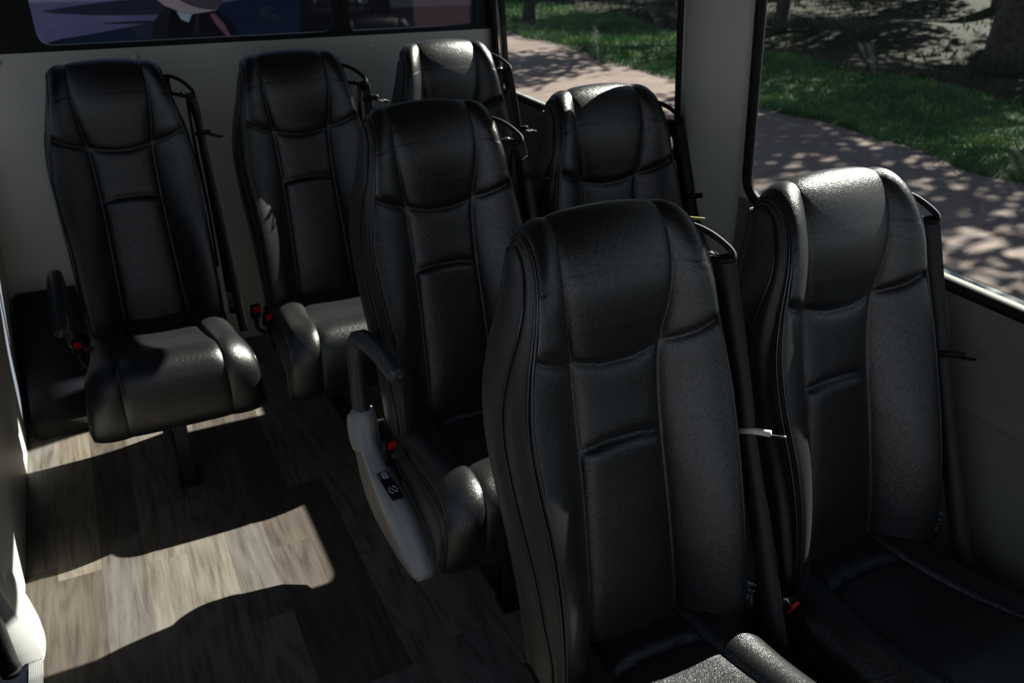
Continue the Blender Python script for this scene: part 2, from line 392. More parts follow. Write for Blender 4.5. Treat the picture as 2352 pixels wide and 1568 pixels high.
def mk(name, bm, smooth=True):
    me = bpy.data.meshes.new(name); bm.to_mesh(me); bm.free()
    if smooth: me.shade_smooth()
    return me
ME_FP = []
for sd in (-1, 1):
    b_ = pipe_mesh(B_EDGE, sd, .0036, dx=.001)
    K2 = [tuple(np.array(e)*.86 + np.array(p)*.14) for e, p in zip(B_EDGE, B_PIPE)]
    pipe_mesh(K2, sd, .0034, dx=.002, bm=b_)
    ME_FP.append(mk('front_piping', b_))
ME_RP = [mk('rear_piping', pipe_mesh(B_PIPE, sd, .003, s1=13, dx=.0005)) for sd in (-1, 1)]

C_EDGE = [(.205,-.03,.43),(.218,-.10,.452),(.228,-.22,.462),(.232,-.32,.470),(.238,-.42,.487),(.246,-.50,.500),(.252,-.558,.493),(.257,-.590,.457),(.260,-.598,.40),(.264,-.590,.345),(.262,-.572,.310),(.255,-.545,.292)]
C_SEAM = [(.100,-.03,.468),(.105,-.10,.487),(.115,-.22,.489),(.128,-.33,.500),(.138,-.43,.524),(.146,-.51,.546),(.152,-.572,.540),(.156,-.610,.500),(.160,-.618,.43),(.160,-.610,.360),(.160,-.590,.315),(.155,-.560,.292)]
def c_horiz(P, sc, sv):
    x, y = P[..., 0], P[..., 1]; top = (sv < 4)[:, None]
    ys = -.188 - 1.3*np.minimum(np.abs(x), .2)**2
    d = np.abs(y - ys)
    f = 1 - np.where(top & (sc == 0), .95*np.exp(-d/.006), 0)
    up = np.where(top & (sc == 0) & (y > ys), .7*np.exp(-(y - ys)/.05)*(1 - np.exp(-np.maximum(y - ys, 0)/.008)), 0)
    return f + up
svc = np.linspace(0, 11, 170)
PC, EC, SC = seat_cover(C_EDGE, C_SEAM, 170, svc, c_horiz,
        lambda s: np.interp(s, [0, 1.5, 4, 6, 8, 11], [.022, .031, .026, .016, .010, .003]),
        lambda s: np.interp(s, [0, 3, 6, 9, 11], [-.004, -.006, .002, .004, .0]),
        depth=lambda s: np.interp(s, [0, 7, 9, 11], [.009, .009, .005, .002]), sg=-1)
ME_CUSH = grid_mesh('cushion_cover', PC, flip=True)
C_BASE = [(.200,-.05,.31),(.210,-.10,.30),(.216,-.19,.295),(.220,-.28,.29),(.225,-.36,.287),(.230,-.43,.285),(.236,-.48,.284),(.240,-.51,.284),(.243,-.528,.284),(.246,-.538,.285),(.248,-.542,.287),(.250,-.544,.290)]
s_ = np.linspace(0, 11, 90); E_, Bs = cr(C_EDGE, s_), cr(C_BASE, s_)
ME_CSIDE = []
for sd in (-1, 1):
    rows = []
    for t in np.linspace(0, 1, 16):
        g = E_ + (Bs - E_)*t
        groove = -.010*math.exp(-((t - .13)/.05)**2) + .020*math.sin(PI*min(1, t*1.02))
        L_ = np.linalg.norm((Bs - E_)[:, 1:], axis=1)
        rows.append(np.stack([sd*(g[:, 0] + groove*np.clip(L_/.12, 0, 1)), g[:, 1], g[:, 2]], -1))
    ME_CSIDE.append(grid_mesh('side_panel', np.stack(rows, 1), flip=(sd < 0)))
ME_CP = []
for sd in (-1, 1):
    b_ = pipe_mesh(C_EDGE, sd, .0036, s1=11, n=80, dx=.0015)
    K2 = [tuple(np.array(e)*.90 + np.array(q)*.10) for e, q in zip(C_EDGE, C_BASE)]
    pipe_mesh(K2, sd, .0032, s1=11, n=80, dx=.002, bm=b_)
    ME_CP.append(mk('seat_piping', b_))
ME_PAN = mk('seat_pan', box_bm((0, -.30, .285), (.40, .43, .03), bevel=.008), False)
def leg_front():
    b_ = box_bm((-.012, -.47, .14), (.045, .030, .28), bevel=.004)
    box_bm((-.012, -.475, .008), (.075, .07, .016), bevel=.003, bm=b_); return b_
ME_LEGF = mk('leg', leg_front(), False)
ME_LEGR = mk('leg', box_bm((-.012, -.13, .15), (.05, .05, .27), bevel=.004), False)
ME_RAIL = mk('floor_rail', box_bm((-.012, -.23, .012), (.05, .40, .022), bevel=.003), False)

def hinge_bm(sd):
    out = [(-.09 + .05*math.cos(a), .40 + .05*math.sin(a)) for a in np.linspace(-.4, PI + .6, 16)]
    out += [(-.17, .30), (-.09, .285)]
    return extrude_outline(out, sd*.222, sd*.236, .003)
ME_HINGE = [mk('hinge_bracket', hinge_bm(s), False) for s in (-1, 1)]

# belt
def ribbon_bm(pts, wdirs, w, th=.0014):
    bm = bmesh.new(); rings = []
    pts = [Vector(p) for p in pts]; n = len(pts)
    for i, p in enumerate(pts):
        t = (pts[min(i + 1, n - 1)] - pts[max(i - 1, 0)]).normalized(); d = Vector(wdirs[i]); d = (d - t*d.dot(t)).normalized(); nn = t.cross(d)
        rings.append([bm.verts.new(p + d*(a*w/2) + nn*(b_*th/2)) for a, b_ in ((-1, -1), (1, -1), (1, 1), (-1, 1))])
    for a, b_ in zip(rings[:-1], rings[1:]):
        for k in range(4): bm.faces.new((a[k], a[(k + 1) % 4], b_[(k + 1) % 4], b_[k]))
    bm.faces.new(rings[0][::-1]); bm.faces.new(rings[-1]); bmesh.ops.recalc_face_normals(bm, faces=bm.faces)
    return bm
def resample(K, n): return [tuple(p) for p in smooth_path(K, n)]
GUIDE = (.252, .055, 1.228)

def add_belt(seat, zt, tongue_mat, label_on, gap=.0):
    gx, gy, gz = GUIDE
    # guide: bent bar loop fixed on the seat back shoulder
    b_ = tube_bm(resample([(.168, .135, 1.272), (.205, .120, 1.276), (.238, .085, 1.262), (.262, .048, 1.236), (.258, .036, 1.222), (.240, .052, 1.218), (.205, .098, 1.220), (.175, .125, 1.225)], 40), .0068, 8)
    g = obj('belt_guide', b_, M['black_plastic'], seat, True)
    b_ = box_bm((.185, .128, 1.248), (.030, .030, .062), rot=(0, 0, .5), bevel=.006); obj('guide_plate', b_, M['black_plastic'], g)
    b_ = tube_bm([(.225, .080, 1.224), (.232, .072, 1.228), (.24, .068, 1.222)], .0035, 6); obj('rivet', b_, M['steel'], g, True)
    yt = np.interp(zt, [.5, .88, 1.228], [-.165, -.072, gy]); T = (.262, yt, zt)
    wd = Vector((.45, -.78, .30))
    pts = resample([(gx, gy, gz), (.262, (gy + yt)/2 + .004, (gz + zt)/2), T, (.262, (yt - .165)/2 + .006, (zt + .48)/2), (.256, -.165, .47)], 40)
    wds = [Vector((.75, -.62, .1)).lerp(wd, min(1, i/14)) for i in range(40)]
    wb = obj('belt_webbing', ribbon_bm(pts, wds, .044), M['webbing'], seat, True)
    pts = [tuple(Vector(T).lerp(Vector((.272, -.262, .44)), q/29)) for q in range(30)]
    obj('lap_webbing', ribbon_bm(pts, [wd.lerp(Vector((.5, -.8, .1)), i/30) for i in range(30)], .044), M['webbing'], seat, True)
    pts = resample([(gx - .008, gy + .012, gz - .002), (.245, gy + .035, 1.12), (.247, gy + .02, .98), (.245, -.02, .80), (.240, -.06, .62)], 24)
    obj('belt_webbing', ribbon_bm(pts, [Vector((.2, -.95, .2))]*24, .030), M['webbing'], seat, True)
    # tongue: slotted plate
    tn = Vector((.62, -.70, .34)).normalized()
    tp = Vector(T) + Vector((.006, -.012, .0))
    e1 = (wd - Vector((0, 0, 1))*wd.z*.2).normalized()
    a, b0 = tp - e1*.036, tp + e1*.040
    bmt = tube_bm([a, a.lerp(b0, .5) + Vector((0, 0, .003)), b0], .0075, 8)
    to = obj('belt_tongue', bmt, tongue_mat, seat, True)
    c0 = a.lerp(b0, .55); out = Vector((.80, -.36, -.20)).normalized(); sd = e1
    bm2 = bmesh.new()
    for s in (-1, 1): tube_bm([c0 + sd*s*.010, c0 + sd*s*.010 + out*.058], .0030, 6, bm2)
    tube_bm([c0 + sd*-.012 + out*.058, c0 + sd*.012 + out*.058], .0034, 6, bm2)
    tube_bm([c0 + sd*-.011 + out*.012, c0 + sd*.011 + out*.012], .0045, 6, bm2)
    obj('latch_plate', bm2, M['steel'] if tongue_mat is M['cream_trim'] else M['black_metal'], to, True)
    if label_on:
        bml = bmesh.new()
        base = Vector((.262, -.155, .545)); dd = (wd - Vector((0, 0, wd.z))).normalized(); dn = Vector((.9, .4, 0)).normalized()
        nrm = dd.cross(Vector((0, 0, 1))).normalized()
        if nrm.y > 0: nrm = -nrm
        rows = 7
        for r_ in range(rows):
            xx = -.018; rr = random.Random(r_*3 + 1)
            while xx < .016:
                ln = rr.uniform(.004, .011) if r_ else .03
                if r_ == 0 or rr.random() < .8:
                    q = [base + dd*xx + nrm*.0035 + Vector((-.004, -.004, -.0085*r_)), base + dd*min(xx + ln, .018) + nrm*.0035 + Vector((-.004, -.004, -.0085*r_))]
                    h = Vector((0, 0, .0042 if r_ else .0065))
                    vs = [bml.verts.new(v) for v in (q[0], q[1], q[1] + h, q[0] + h)]
                    bml.faces.new(vs)
                xx += ln + .003
        ext = bmesh.ops.extrude_face_region(bml, geom=bml.faces[:])
        bmesh.ops.translate(bml, vec=nrm*.0006, verts=[v for v in ext['geom'] if isinstance(v, bmesh.types.BMVert)])
        obj('care_label', bml, M['label_ink'], wb)
def add_buckle(seat, p, rot=(.35, 0, .15), stalk=True, s=1.):
    p = Vector(p)
    b_ = box_bm((0, 0, 0), (.034*s, .024*s, .062*s), bevel=.004)
    M4 = Euler(rot).to_matrix().to_4x4(); bmesh.ops.transform(b_, matrix=Matrix.Translation(p) @ M4, verts=b_.verts)
    if stalk: tube_bm(resample([p + Vector((0, .012, -.028)), p + Vector((.008, .05, -.10)), (-.225, -.08, .33)], 10), .009, 6, b_)
    bo = obj('belt_buckle', b_, M['black_plastic'], seat)
    r_ = box_bm((0, 0, 0), (.024*s, .009, .028*s), bevel=.002)
    Mr = Matrix.Translation(p) @ M4 @ Matrix.Translation((0, -.0105*s, .018*s)); bmesh.ops.transform(r_, matrix=Mr, verts=r_.verts)
    obj('release_button', r_, M['red_button'], bo)
def add_armrest(seat, pitch, mat, x0=-.306, x1=-.264, piv=(-.02, .40), cap=False):
    # side-view outline, seat faces -y
    spine = [(0, 0, .030), (.004, .10, .030), (.0, .20, .029), (-.022, .285, .028), (-.075, .335, .024), (-.17, .350, .022), (-.28, .348, .020), (-.378, .336, .017)]
    sp = smooth_path(spine, 40); th = math.radians(pitch)
    pts = []
    for i, q in enumerate(sp):
        a = sp[max(i - 1, 0)][:2]; b_ = sp[min(i + 1, 39)][:2]; t = b_ - a; t /= np.linalg.norm(t); nrm = np.array([-t[1], t[0]])
        pts.append((q[:2] + nrm*q[2], q[:2] - nrm*q[2]))
    L1 = [p[0] for p in pts]; L2 = [p[1] for p in pts][::-1]
    tip = [sp[-1][:2] + np.array([-.012*math.cos(a), .017*math.sin(a)]) for a in np.linspace(-1.2, 1.2, 6)]
    out = L1 + (tip if (L1[-1] - sp[-1][:2])[1] < 0 else tip[::-1]) + L2
    c, s = math.cos(th), math.sin(th)
    out = [(piv[0] + o[0]*c - o[1]*s, piv[1] + o[0]*s + o[1]*c) for o in out]
    bm = bmesh.new(); n = len(out)
    def ringx(x, sc):
        return [bm.verts.new((x, y, z)) for y, z in out]
    xm = (x0 + x1)/2
    A = ringx(x0, 1); B = ringx(x1, 1)
    f1 = bm.faces.new(A); f2 = bm.faces.new(B[::-1])
    for i in range(n): bm.faces.new((A[i], B[i], B[(i + 1) % n], A[(i + 1) % n]))
    bmesh.ops.recalc_face_normals(bm, faces=bm.faces)
    bmesh.ops.bevel(bm, geom=list(set(f1.edges[:] + f2.edges[:])), offset=.006, segments=3, affect='EDGES')
    ar = obj('armrest', bm, mat, seat, True)
    # pivot boss between arm and seat frame
    b_ = bmesh.new(); bmesh.ops.create_cone(b_, cap_ends=True, segments=28, radius1=.036, radius2=.036, depth=.05)
    bmesh.ops.rotate(b_, verts=b_.verts, cent=(0, 0, 0), matrix=Matrix.Rotation(PI/2, 3, 'Y')); bmesh.ops.translate(b_, verts=b_.verts, vec=(-.245, piv[0], piv[1]))
    obj('pivot', b_, M['black_plastic'], ar)
    return ar
def add_fairing(seat):
    """grey side shield below the armrest of the aisle seat"""
    cy, cz = -.015, .415
    out = [(cy + .060*math.cos(a), cz + .080*math.sin(a)) for a in np.linspace(-.9, PI*.80, 18)]
    out += [(-.075, .405), (-.12, .384), (-.20, .376), (-.32, .370), (-.39, .350), (-.45, .308), (-.50, .252), (-.498, .228), (-.44, .208), (-.36, .192), (-.25, .184), (-.15, .186), (-.07, .212), (-.02, .262), (.012, .330)]
    bm = extrude_outline(out, -.313, -.252, .008)
    f = obj('side_shield', bm, M['grey_plastic'], seat, True)
    b_ = bmesh.new(); bmesh.ops.create_cone(b_, cap_ends=True, segments=32, radius1=.060, radius2=.050, depth=.02)
    bmesh.ops.scale(b_, vec=(1.2, .9, 1), verts=b_.verts)
    bmesh.ops.rotate(b_, verts=b_.verts, cent=(0, 0, 0), matrix=Matrix.Rotation(-PI/2, 3, 'Y')); bmesh.ops.translate(b_, verts=b_.verts, vec=(-.314, cy, cz))
    obj('pivot_cover', b_, M['grey_plastic'], f)
    # control panel recessed in the shoulder of the shield
    def loc(y, z, x=-.300): return Vector((x, y, z))
    ang = .03
    def slab(c, s, mat, name, par, bev=.003, rx=ang):
        b2 = box_bm((0, 0, 0), s, bevel=bev); bmesh.ops.rotate(b2, verts=b2.verts, cent=(0, 0, 0), matrix=Matrix.Rotation(-ang, 3, 'X'))
        bmesh.ops.translate(b2, verts=b2.verts, vec=c); return obj(name, b2, mat, par)
    cp = slab(loc(-.253, .374, -.290), (.034, .138, .010), M['black_plastic'], 'control_panel', f, .003)
    slab(loc(-.215, .382, -.290), (.020, .030, .007), M['light_button'], 'button', cp)
    b2 = bmesh.new(); c = Vector((-.290, -.285, .3805))
    for k in (0, 1):
        arc = [c + Vector((.011*math.sin(a), .017*math.cos(a), 0)) for a in np.linspace(.3 + PI*k, PI*.85 + PI*k, 9)]
        tube_bm(arc, .0022, 6, b2)
    tube_bm([c + Vector((.004, -.010, 0)), c + Vector((-.004, .010, 0))], .0020, 6, b2)
    obj('button', b2, M['light_button'], cp, True)
    slab(loc(-.36, .245, -.314), (.004, .060, .014), M['grey_plastic'], 'screw_cover', f)
    return f

def make_seat(loc, label, group, tongue=.93, tmat=None, belt_label=False, arm=None, fairing=False, buckles=((-.268, -.205, .470),), belt=True):
    seat = empty('passenger_seat', loc)
    tag(seat, label, 'seat', group)
    bc = obj('backrest', ME_BACK, M['leather'], seat)
    for k in (0, 1):
        obj('side_gusset', ME_GUS[k], M['leather_side'], bc); obj('front_piping', ME_FP[k], M['piping'], bc); obj('rear_piping', ME_RP[k], M['piping'], bc)
    obj('back_shell', ME_SHELL, M['leather_side'], seat)
    cu = obj('seat_cushion', ME_CUSH, M['leather'], seat)
    for k in (0, 1):
        obj('side_panel', ME_CSIDE[k], M['leather_side'], cu); obj('seat_piping', ME_CP[k], M['piping'], cu)
        obj('hinge_bracket', ME_HINGE[k], M['black_plastic'], seat)
    obj('seat_pan', ME_PAN, M['black_metal'], seat)
    obj('leg', ME_LEGF, M['black_metal'], seat); obj('leg', ME_LEGR, M['black_metal'], seat); obj('floor_rail', ME_RAIL, M['black_metal'], seat)
    if belt: add_belt(seat, tongue, tmat or M['black_plastic'], belt_label)
    for p in buckles: add_buckle(seat, p)
    if arm is not None: add_armrest(seat, arm, M['charcoal_plastic'])
    if fairing: add_fairing(seat)
    return seat
G = 'black leather seats of the shuttle van'
make_seat((0, 0, 0), 'black leather passenger seat in the rear left corner, charcoal armrest beside the dark wheel cover', G, 1.10, None, True, arm=12)
make_seat((.617, -.02, 0), 'black leather passenger seat in the middle of the rear row against the back wall', G, 1.17, None, False, buckles=((-.285, -.17, .475), (-.25, -.20, .450)))
make_seat((1.243, .02, 0), 'black leather passenger seat in the rear row next to the right-hand side window', G, 1.0)
make_seat((.761, -1.01, 0), 'black leather aisle seat of the middle row with armrest and pale grey side shield', G, 1.13, None, False, arm=-8, fairing=True)
make_seat((1.338, -1.002, 0), 'black leather seat of the middle row in front of the window pillar', G, 1.0)
make_seat((.731, -1.971, 0), 'large black leather seat nearest the camera with a silver buckle tongue on its belt', G, .885, M['cream_trim'], True, buckles=())
make_seat((1.299, -1.985, 0), 'black leather front row seat at the window with brightly sunlit headrest top', G, .93, None, True, buckles=((-.262, -.215, .515),))

# ------------------------------------------------------------------ van interior
def struct(o): o['kind'] = 'structure'; return o
XW = 1.68; ZS = 1.035; SL = .09
def fx(z): return XW - SL*(z - ZS)
# floor with stair well cut at the left front
fl = bmesh.new()
pts = [(-.53, .60), (1.72, .60), (1.72, -4.9), (-.50, -4.9), (-.50, -1.06), (-.53, -1.06)]
extrude_outline(pts, -.03, 0., axis='z', bm=fl)
struct(obj('floor', fl, M['floor']))
# right wall
low = bmesh.new()
prof = [(XW, ZS - .002), (XW + .004, .80), (XW - .006, .765), (XW - .002, .75), (XW - .004, .40), (XW - .03, .06), (XW - .03, -.03), (XW + .07, -.03), (XW + .07, ZS - .002)]
A = [low.verts.new((x, -4.9, z)) for x, z in prof]; B = [low.verts.new((x, .62, z)) for x, z in prof]
for i in range(len(prof)): low.faces.new((A[i], B[i], B[(i + 1) % len(prof)], A[(i + 1) % len(prof)]))
low.faces.new(A[::-1]); low.faces.new(B); bmesh.ops.recalc_face_normals(low, faces=low.faces)
wr = struct(obj('wall_right', low, M['wall_low']))
def rmap(u, v, w): return Vector((fx(v) + w + .008, u, v))
W2 = (-3.7, 1.035, -1.205, 1.83); W1 = (-.860, 1.045, .535, 1.83); WF = (-4.8, 1.035, -3.8, 1.93)
up = panel_with_holes('upper_panel', [(-4.9, ZS), (.62, ZS), (.62, 2.12), (-4.9, 2.12)], [rrect(*W1, .07), rrect(*W2, .075)], .016, rmap, M['wall'])
up.parent = wr
def gasket(name, rect, r, parent, rad, xo=0., mapf=None, mat=None):
    pts = rrect(*rect, rad, 10); pts.append(pts[0])
    return obj(name, tube_bm([mapf(u, v, xo) for u, v in pts], r, 10, cap=False), mat or M['black_rubber'], parent, True)
def window(name, rect, rad, mapf, th=.004, gmat=None, frame_r=.013, off=.0, foff=-.02, fr=True):
    me = panel_with_holes('window_pane', rrect(rect[0] - .012, rect[1] - .012, rect[2] + .012, rect[3] + .012, rad), [], th, lambda u, v, w: mapf(u, v, w + off), gmat or M['glass'])
    e = empty(name, (0, 0, 0)); e['kind'] = 'structure'; me.parent = e
    if fr:
        gasket('window_frame', (rect[0] + .002, rect[1] + .002, rect[2] - .002, rect[3] - .002), frame_r, e, rad, foff, mapf)
    return e
window('window_1', W1, .07, rmap, off=.010, foff=-.002, frame_r=.016)
window('window_2', W2, .075, rmap, off=.010, foff=-.002, frame_r=.016)
# pillar cover between the side windows
pil = bmesh.new(); prof = []
y0, y1 = -1.185, -.885
for t in np.linspace(0, 1, 15):
    y = y0 + (y1 - y0)*t; d = .055*math.sin(PI*t)**.85; prof.append((y, d))
rows = []
for z in np.linspace(.72, 2.1, 20):
    k = min(1, (z - .72)/.25); k = k*k*(3 - 2*k)
    base = fx(z) if z > ZS else XW
    rows.append([(base - .001 - d*k, y, z) for y, d in prof] + [(base + .02, y1, z), (base + .02, y0, z)])
struct(obj('trim_1', grid_mesh('trim_1', np.array(rows), closed_u=True, flip=False), M['wall']))
# rear wall with two door windows
def bmap(u, v, w): return Vector((u, .575 + w, v))
RW1 = (-.187, 1.335, .925, 1.93); RW2 = (.990, 1.335, 1.575, 1.93)
rear = panel_with_holes('wall_rear', [(-.56, -.03), (1.70, -.03), (1.66, 2.12), (-.56, 2.12)], [rrect(-.40, 1.315, 1.655, 1.95, .012)], .05, bmap, M['wall']); struct(rear)
for nm, hole, rr in (('window_3', RW1, .05), ('window_4', RW2, .02)):
    e = empty(nm); e['kind'] = 'structure'
    o0 = (-.402, 1.30, .955, 1.96) if nm == 'window_3' else (.957, 1.30, 1.655, 1.96)
    fo = [(o0[0], o0[1]), (o0[2], o0[1]), (o0[2], o0[3]), (o0[0], o0[3])]
    f = panel_with_holes('window_frame', fo, [rrect(*hole, rr)], .03, lambda u, v, w: Vector((u, .568 + w, v)), M['black_rubber']); f.parent = e
    g = panel_with_holes('window_pane', rrect(hole[0] - .01, hole[1] - .01, hole[2] + .01, hole[3] + .01, rr), [], .004, lambda u, v, w: Vector((u, .575 + w, v)), M['rear_glass']); g.parent = e
# narrow cream edge trim and black corner gasket at the rear right corner
struct(obj('trim_2', box_bm((1.664, .540, 1.61), (.009, .012, .60), rot=(0, -.045, 0), bevel=.003), M['cream_trim']))
struct(obj('trim_3', box_bm((1.687, .535, 1.50), (.030, .034, .90), rot=(0, -.088, 0), bevel=.006), M['black_rubber']))
for (x, z) in ((.131, 1.283), (.601, 1.280), (1.073, 1.271), (1.536, 1.258), (-.33, 1.285)):
    b_ = bmesh.new(); bmesh.ops.create_uvsphere(b_, u_segments=16, v_segments=10, radius=.012); bmesh.ops.scale(b_, vec=(1, .5, 1), verts=b_.verts)
    bmesh.ops.translate(b_, verts=b_.verts, vec=(x, .549, z)); obj('screw_cap', b_, M['cap'], rear, True)
# left wall behind the door opening
lw = bmesh.new()
prof = [(-.53, -.03), (-.526, .12), (-.515, .30), (-.49, .60), (-.475, 1.02), (-.55, 1.03), (-.60, 1.02), (-.60, -.03)]
A = [lw.verts.new((x, -1.06, z)) for x, z in prof]; B = [lw.verts.new((x, .60, z)) for x, z in prof]
for i in range(len(prof)): lw.faces.new((A[i], B[i], B[(i + 1) % len(prof)], A[(i + 1) % len(prof)]))
lw.faces.new(A[::-1]); lw.faces.new(B); bmesh.ops.recalc_face_normals(lw, faces=lw.faces)
wl = struct(obj('wall_left', lw, M['door_panel']))
def lmap(u, v, w): return Vector((-.49 + .09*(v - 1.03) - w - .03, u, v))
lup = panel_with_holes('upper_panel', [(-4.9, 1.02), (.60, 1.02), (.60, 2.12), (-4.9, 2.12)], [rrect(-.85, 1.12, .35, 1.85, .07), rrect(-4.5, .98 + .1, -1.25, 1.85, .07)], .05, lmap, M['wall']); lup.parent = wl
window('window_5', (-.85, 1.12, .35, 1.85), .07, lmap, off=-.01, foff=.02)
# entry door outer skin in front of the wall, with step well
dr = box_bm((-.84, -2.0, .42), (.05, 1.9, 1.25), bevel=.01)
d1 = struct(obj('door_1', dr, M['door_panel']))
struct(obj('trim_4', box_bm((-.70, -2.98, .30), (.34, .06, 1.5), bevel=.01), M['door_panel']))
struct(obj('trim_5', box_bm((-.69, -1.99, -.26), (.40, 1.92, .05), bevel=.01), M['carpet']))
struct(obj('trim_7', box_bm((-.515, -3.0, -.15), (.03, 3.8, .24), bevel=.0), M['carpet']))
# curved trim covering the door post
rows = []
for z in np.linspace(.0, .95, 26):
    f = math.exp(-((z - .02)/.16)**2)
    ring = []
    for t in np.linspace(0, 1, 14):
        a = t*PI*.62
        cx = -.555 - .012*z + .055*f*math.sin(a)*.9 + .030*math.sin(a); y = -.80 - .30*t - .015*f
        ring.append((cx, y, z))
    ring += [(-.66, -1.12, z), (-.66, -.80, z)]
    rows.append(ring)
struct(obj('trim_6', grid_mesh('trim_6', np.array(rows), closed_u=True, flip=True), M['door_panel']))
# windscreen end of the van (behind the camera)
fm = lambda u, v, w: Vector((u, -4.9 + w, v))
wf = panel_with_holes('wall_front', [(-.60, -.03), (1.74, -.03), (1.66, 2.12), (-.50, 2.12)], [rrect(-.40, .95, 1.55, 1.95, .10)], .05, fm, M['wall']); struct(wf)
M['clear_glass'] = glass('clear_glass', (.95, .96, .955))
window('window_6', (-.40, .95, 1.55, 1.95), .10, fm, off=.0, fr=False, gmat=M['clear_glass'])
ce = box_bm((.56, -2.15, 2.14), (2.4, 5.6, .04)); struct(obj('ceiling', ce, M['ceiling']))
# wheel arch cover: black box with sloping front
wa = extrude_outline([(.545, .0), (.545, .395), (.50, .395), (.46, .385), (.16, .14), (.06, .085), (.035, .06), (.030, .0)], -.498, -.245, .012)
tag(obj('wheel_arch_cover', wa, M['carpet'], None, True), 'black carpeted wheel arch cover between the left wall and the rear corner seat', 'wheel cover')
# aluminium nosing strip on the step edge
b_ = box_bm((-.500, -1.42, .004), (.036, .74, .006), bevel=.001)
for k in range(7): box_bm((-.515 + .005*k, -1.42, .0078), (.0022, .74, .0016), bm=b_)
tag(obj('step_nosing', b_, M['aluminium']), 'ridged aluminium nosing strip on the floor edge at the entry step', 'step edge')
# grab rail beside the step
gr = empty('grab_rail', (0, 0, 0)); tag(gr, 'dark round grab rail at the entry step in the lower left corner', 'handrail')
P0, P1 = Vector((-.556, -1.135, 1.15)), Vector((-.556, -1.135, .03))
obj('rail_tube', tube_bm([P0, P0.lerp(P1, .5), P1], .024, 20), M['black_metal'], gr, True)
obj('end_cap', tube_bm([P1, P1 + (P1 - P0).normalized()*.018], .0255, 20), M['black_plastic'], gr, True)
b_ = box_bm((-.595, -1.14, .02), (.02, .05, .5), bevel=.004); obj('mounting_plate', b_, M['steel'], gr)
# yellow warning tag on the belt guide of the front aisle seat
tag(obj('warning_tag', box_bm((.962, -1.845, 1.281), (.036, .006, .006), rot=(0, .1, -.4), bevel=.001), M['yellow']), 'small yellow tag sticking out above the belt guide of the nearest seat', 'tag')

# ------------------------------------------------------------------ outdoors, right side (ground 0.78 m below the van floor)
GZ = -.78
def slab(name, x0, x1, y0, y1, z, mat, th=.1):
    return struct(obj(name, box_bm(((x0 + x1)/2, (y0 + y1)/2, z - th/2), (x1 - x0, y1 - y0, th)), mat))
def terrain(name, x0, x1, y0, y1, nx, ny, f, mat):
    X = np.linspace(x0, x1, nx); Y = np.linspace(y0, y1, ny)
    P = np.array([[(x, y, f(x, y)) for x in X] for y in Y])
    return struct(obj(name, grid_mesh(name, P), mat))
slab('ground', -60, 5.60, -20, 60, GZ - .12, M['asphalt'])
slab('subsoil', 5.60, 60, -20, 60, GZ - .16, M['soil'])
slab('footpath', 5.99, 8.9, -12, 45, GZ, M['brick'])
cb = box_bm((5.85, 16.5, GZ - .06), (.26, 57, .13), bevel=.02); tag(obj('kerb', cb, M['concrete']), kind='structure')
slab('gutter', 5.55, 5.72, -12, 45, GZ - .10, M['soil'])
def hz(x, y): return GZ + .02 + .05*math.sin(x*1.3 + y*.7) + .04*math.sin(y*2.1 - x*.4)
def lawn_edge(y): return 8.75 + .12*math.sin(y*1.7) + .08*math.sin(y*4.1)
X = np.linspace(0, 1, 20); Y = np.linspace(-8, 40, 160)
P = np.array([[(lawn_edge(y) + t*(13.2 - lawn_edge(y)), y, (hz(lawn_edge(y) + t*4.4, y) - .12*max(0, t - .8)/.2 if t > 0 else GZ - .03)) for t in X] for y in Y])
struct(obj('lawn', grid_mesh('lawn', P), M['turf']))
terrain('forest_floor', 12.0, 60, -20, 60, 90, 120, lambda x, y: GZ + .02 + .10*math.sin(x*.9 + y*.5) + .08*math.sin(y*1.1 - x*.6) + .02*(x - 12.3) - .1*max(0, 12.8 - x), M['soil'])
# grass blades
def blades(name, n, xf, yr, hr, w, mat, lean=.5, zf=hz):
    V = []; F = []
    for i in range(n):
        y = rng.uniform(*yr); x = xf(y); h = rng.uniform(*hr); a = rng.uniform(0, 2*PI); z = zf(x, y) - .01
        dx, dy = math.cos(a)*w, math.sin(a)*w; lx, ly = rng.normal(0, lean*h, 2)
        k = len(V); V += [(x - dx, y - dy, z), (x + dx, y + dy, z), (x + lx*.45 + dx*.7, y + ly*.45 + dy*.7, z + h*.6), (x + lx, y + ly, z + h)]
        F += [(k, k + 1, k + 2), (k, k + 2, k + 3)]
    me = bpy.data.meshes.new(name); me.from_pydata(V, [], F); return obj(name, me, mat)
g = blades('grass', 42000, lambda y: lawn_edge(y) + 3.5*rng.random()**1.4, (0, 22), (.05, .15), .006, M['grass'])
tag(g, 'green grass growing along the far edge of the brick footpath', 'grass', kind='stuff')
g = blades('undergrowth', 5000, lambda y: 12.2 + 12*rng.random(), (0, 32), (.06, .22), .02, M['undergrowth'], zf=lambda x, y: GZ + .05 + .02*(x - 12.3))
tag(g, 'low green plants scattered over the dark woodland floor', 'undergrowth', kind='stuff')
g = blades('weeds', 500, lambda y: 5.57 + .16*rng.random(), (-1.2, 3), (.05, .16), .012, M['weed'], zf=lambda x, y: GZ - .1)
tag(g, 'rusty and green weeds growing in the gutter beside the kerb', 'weeds', kind='stuff')
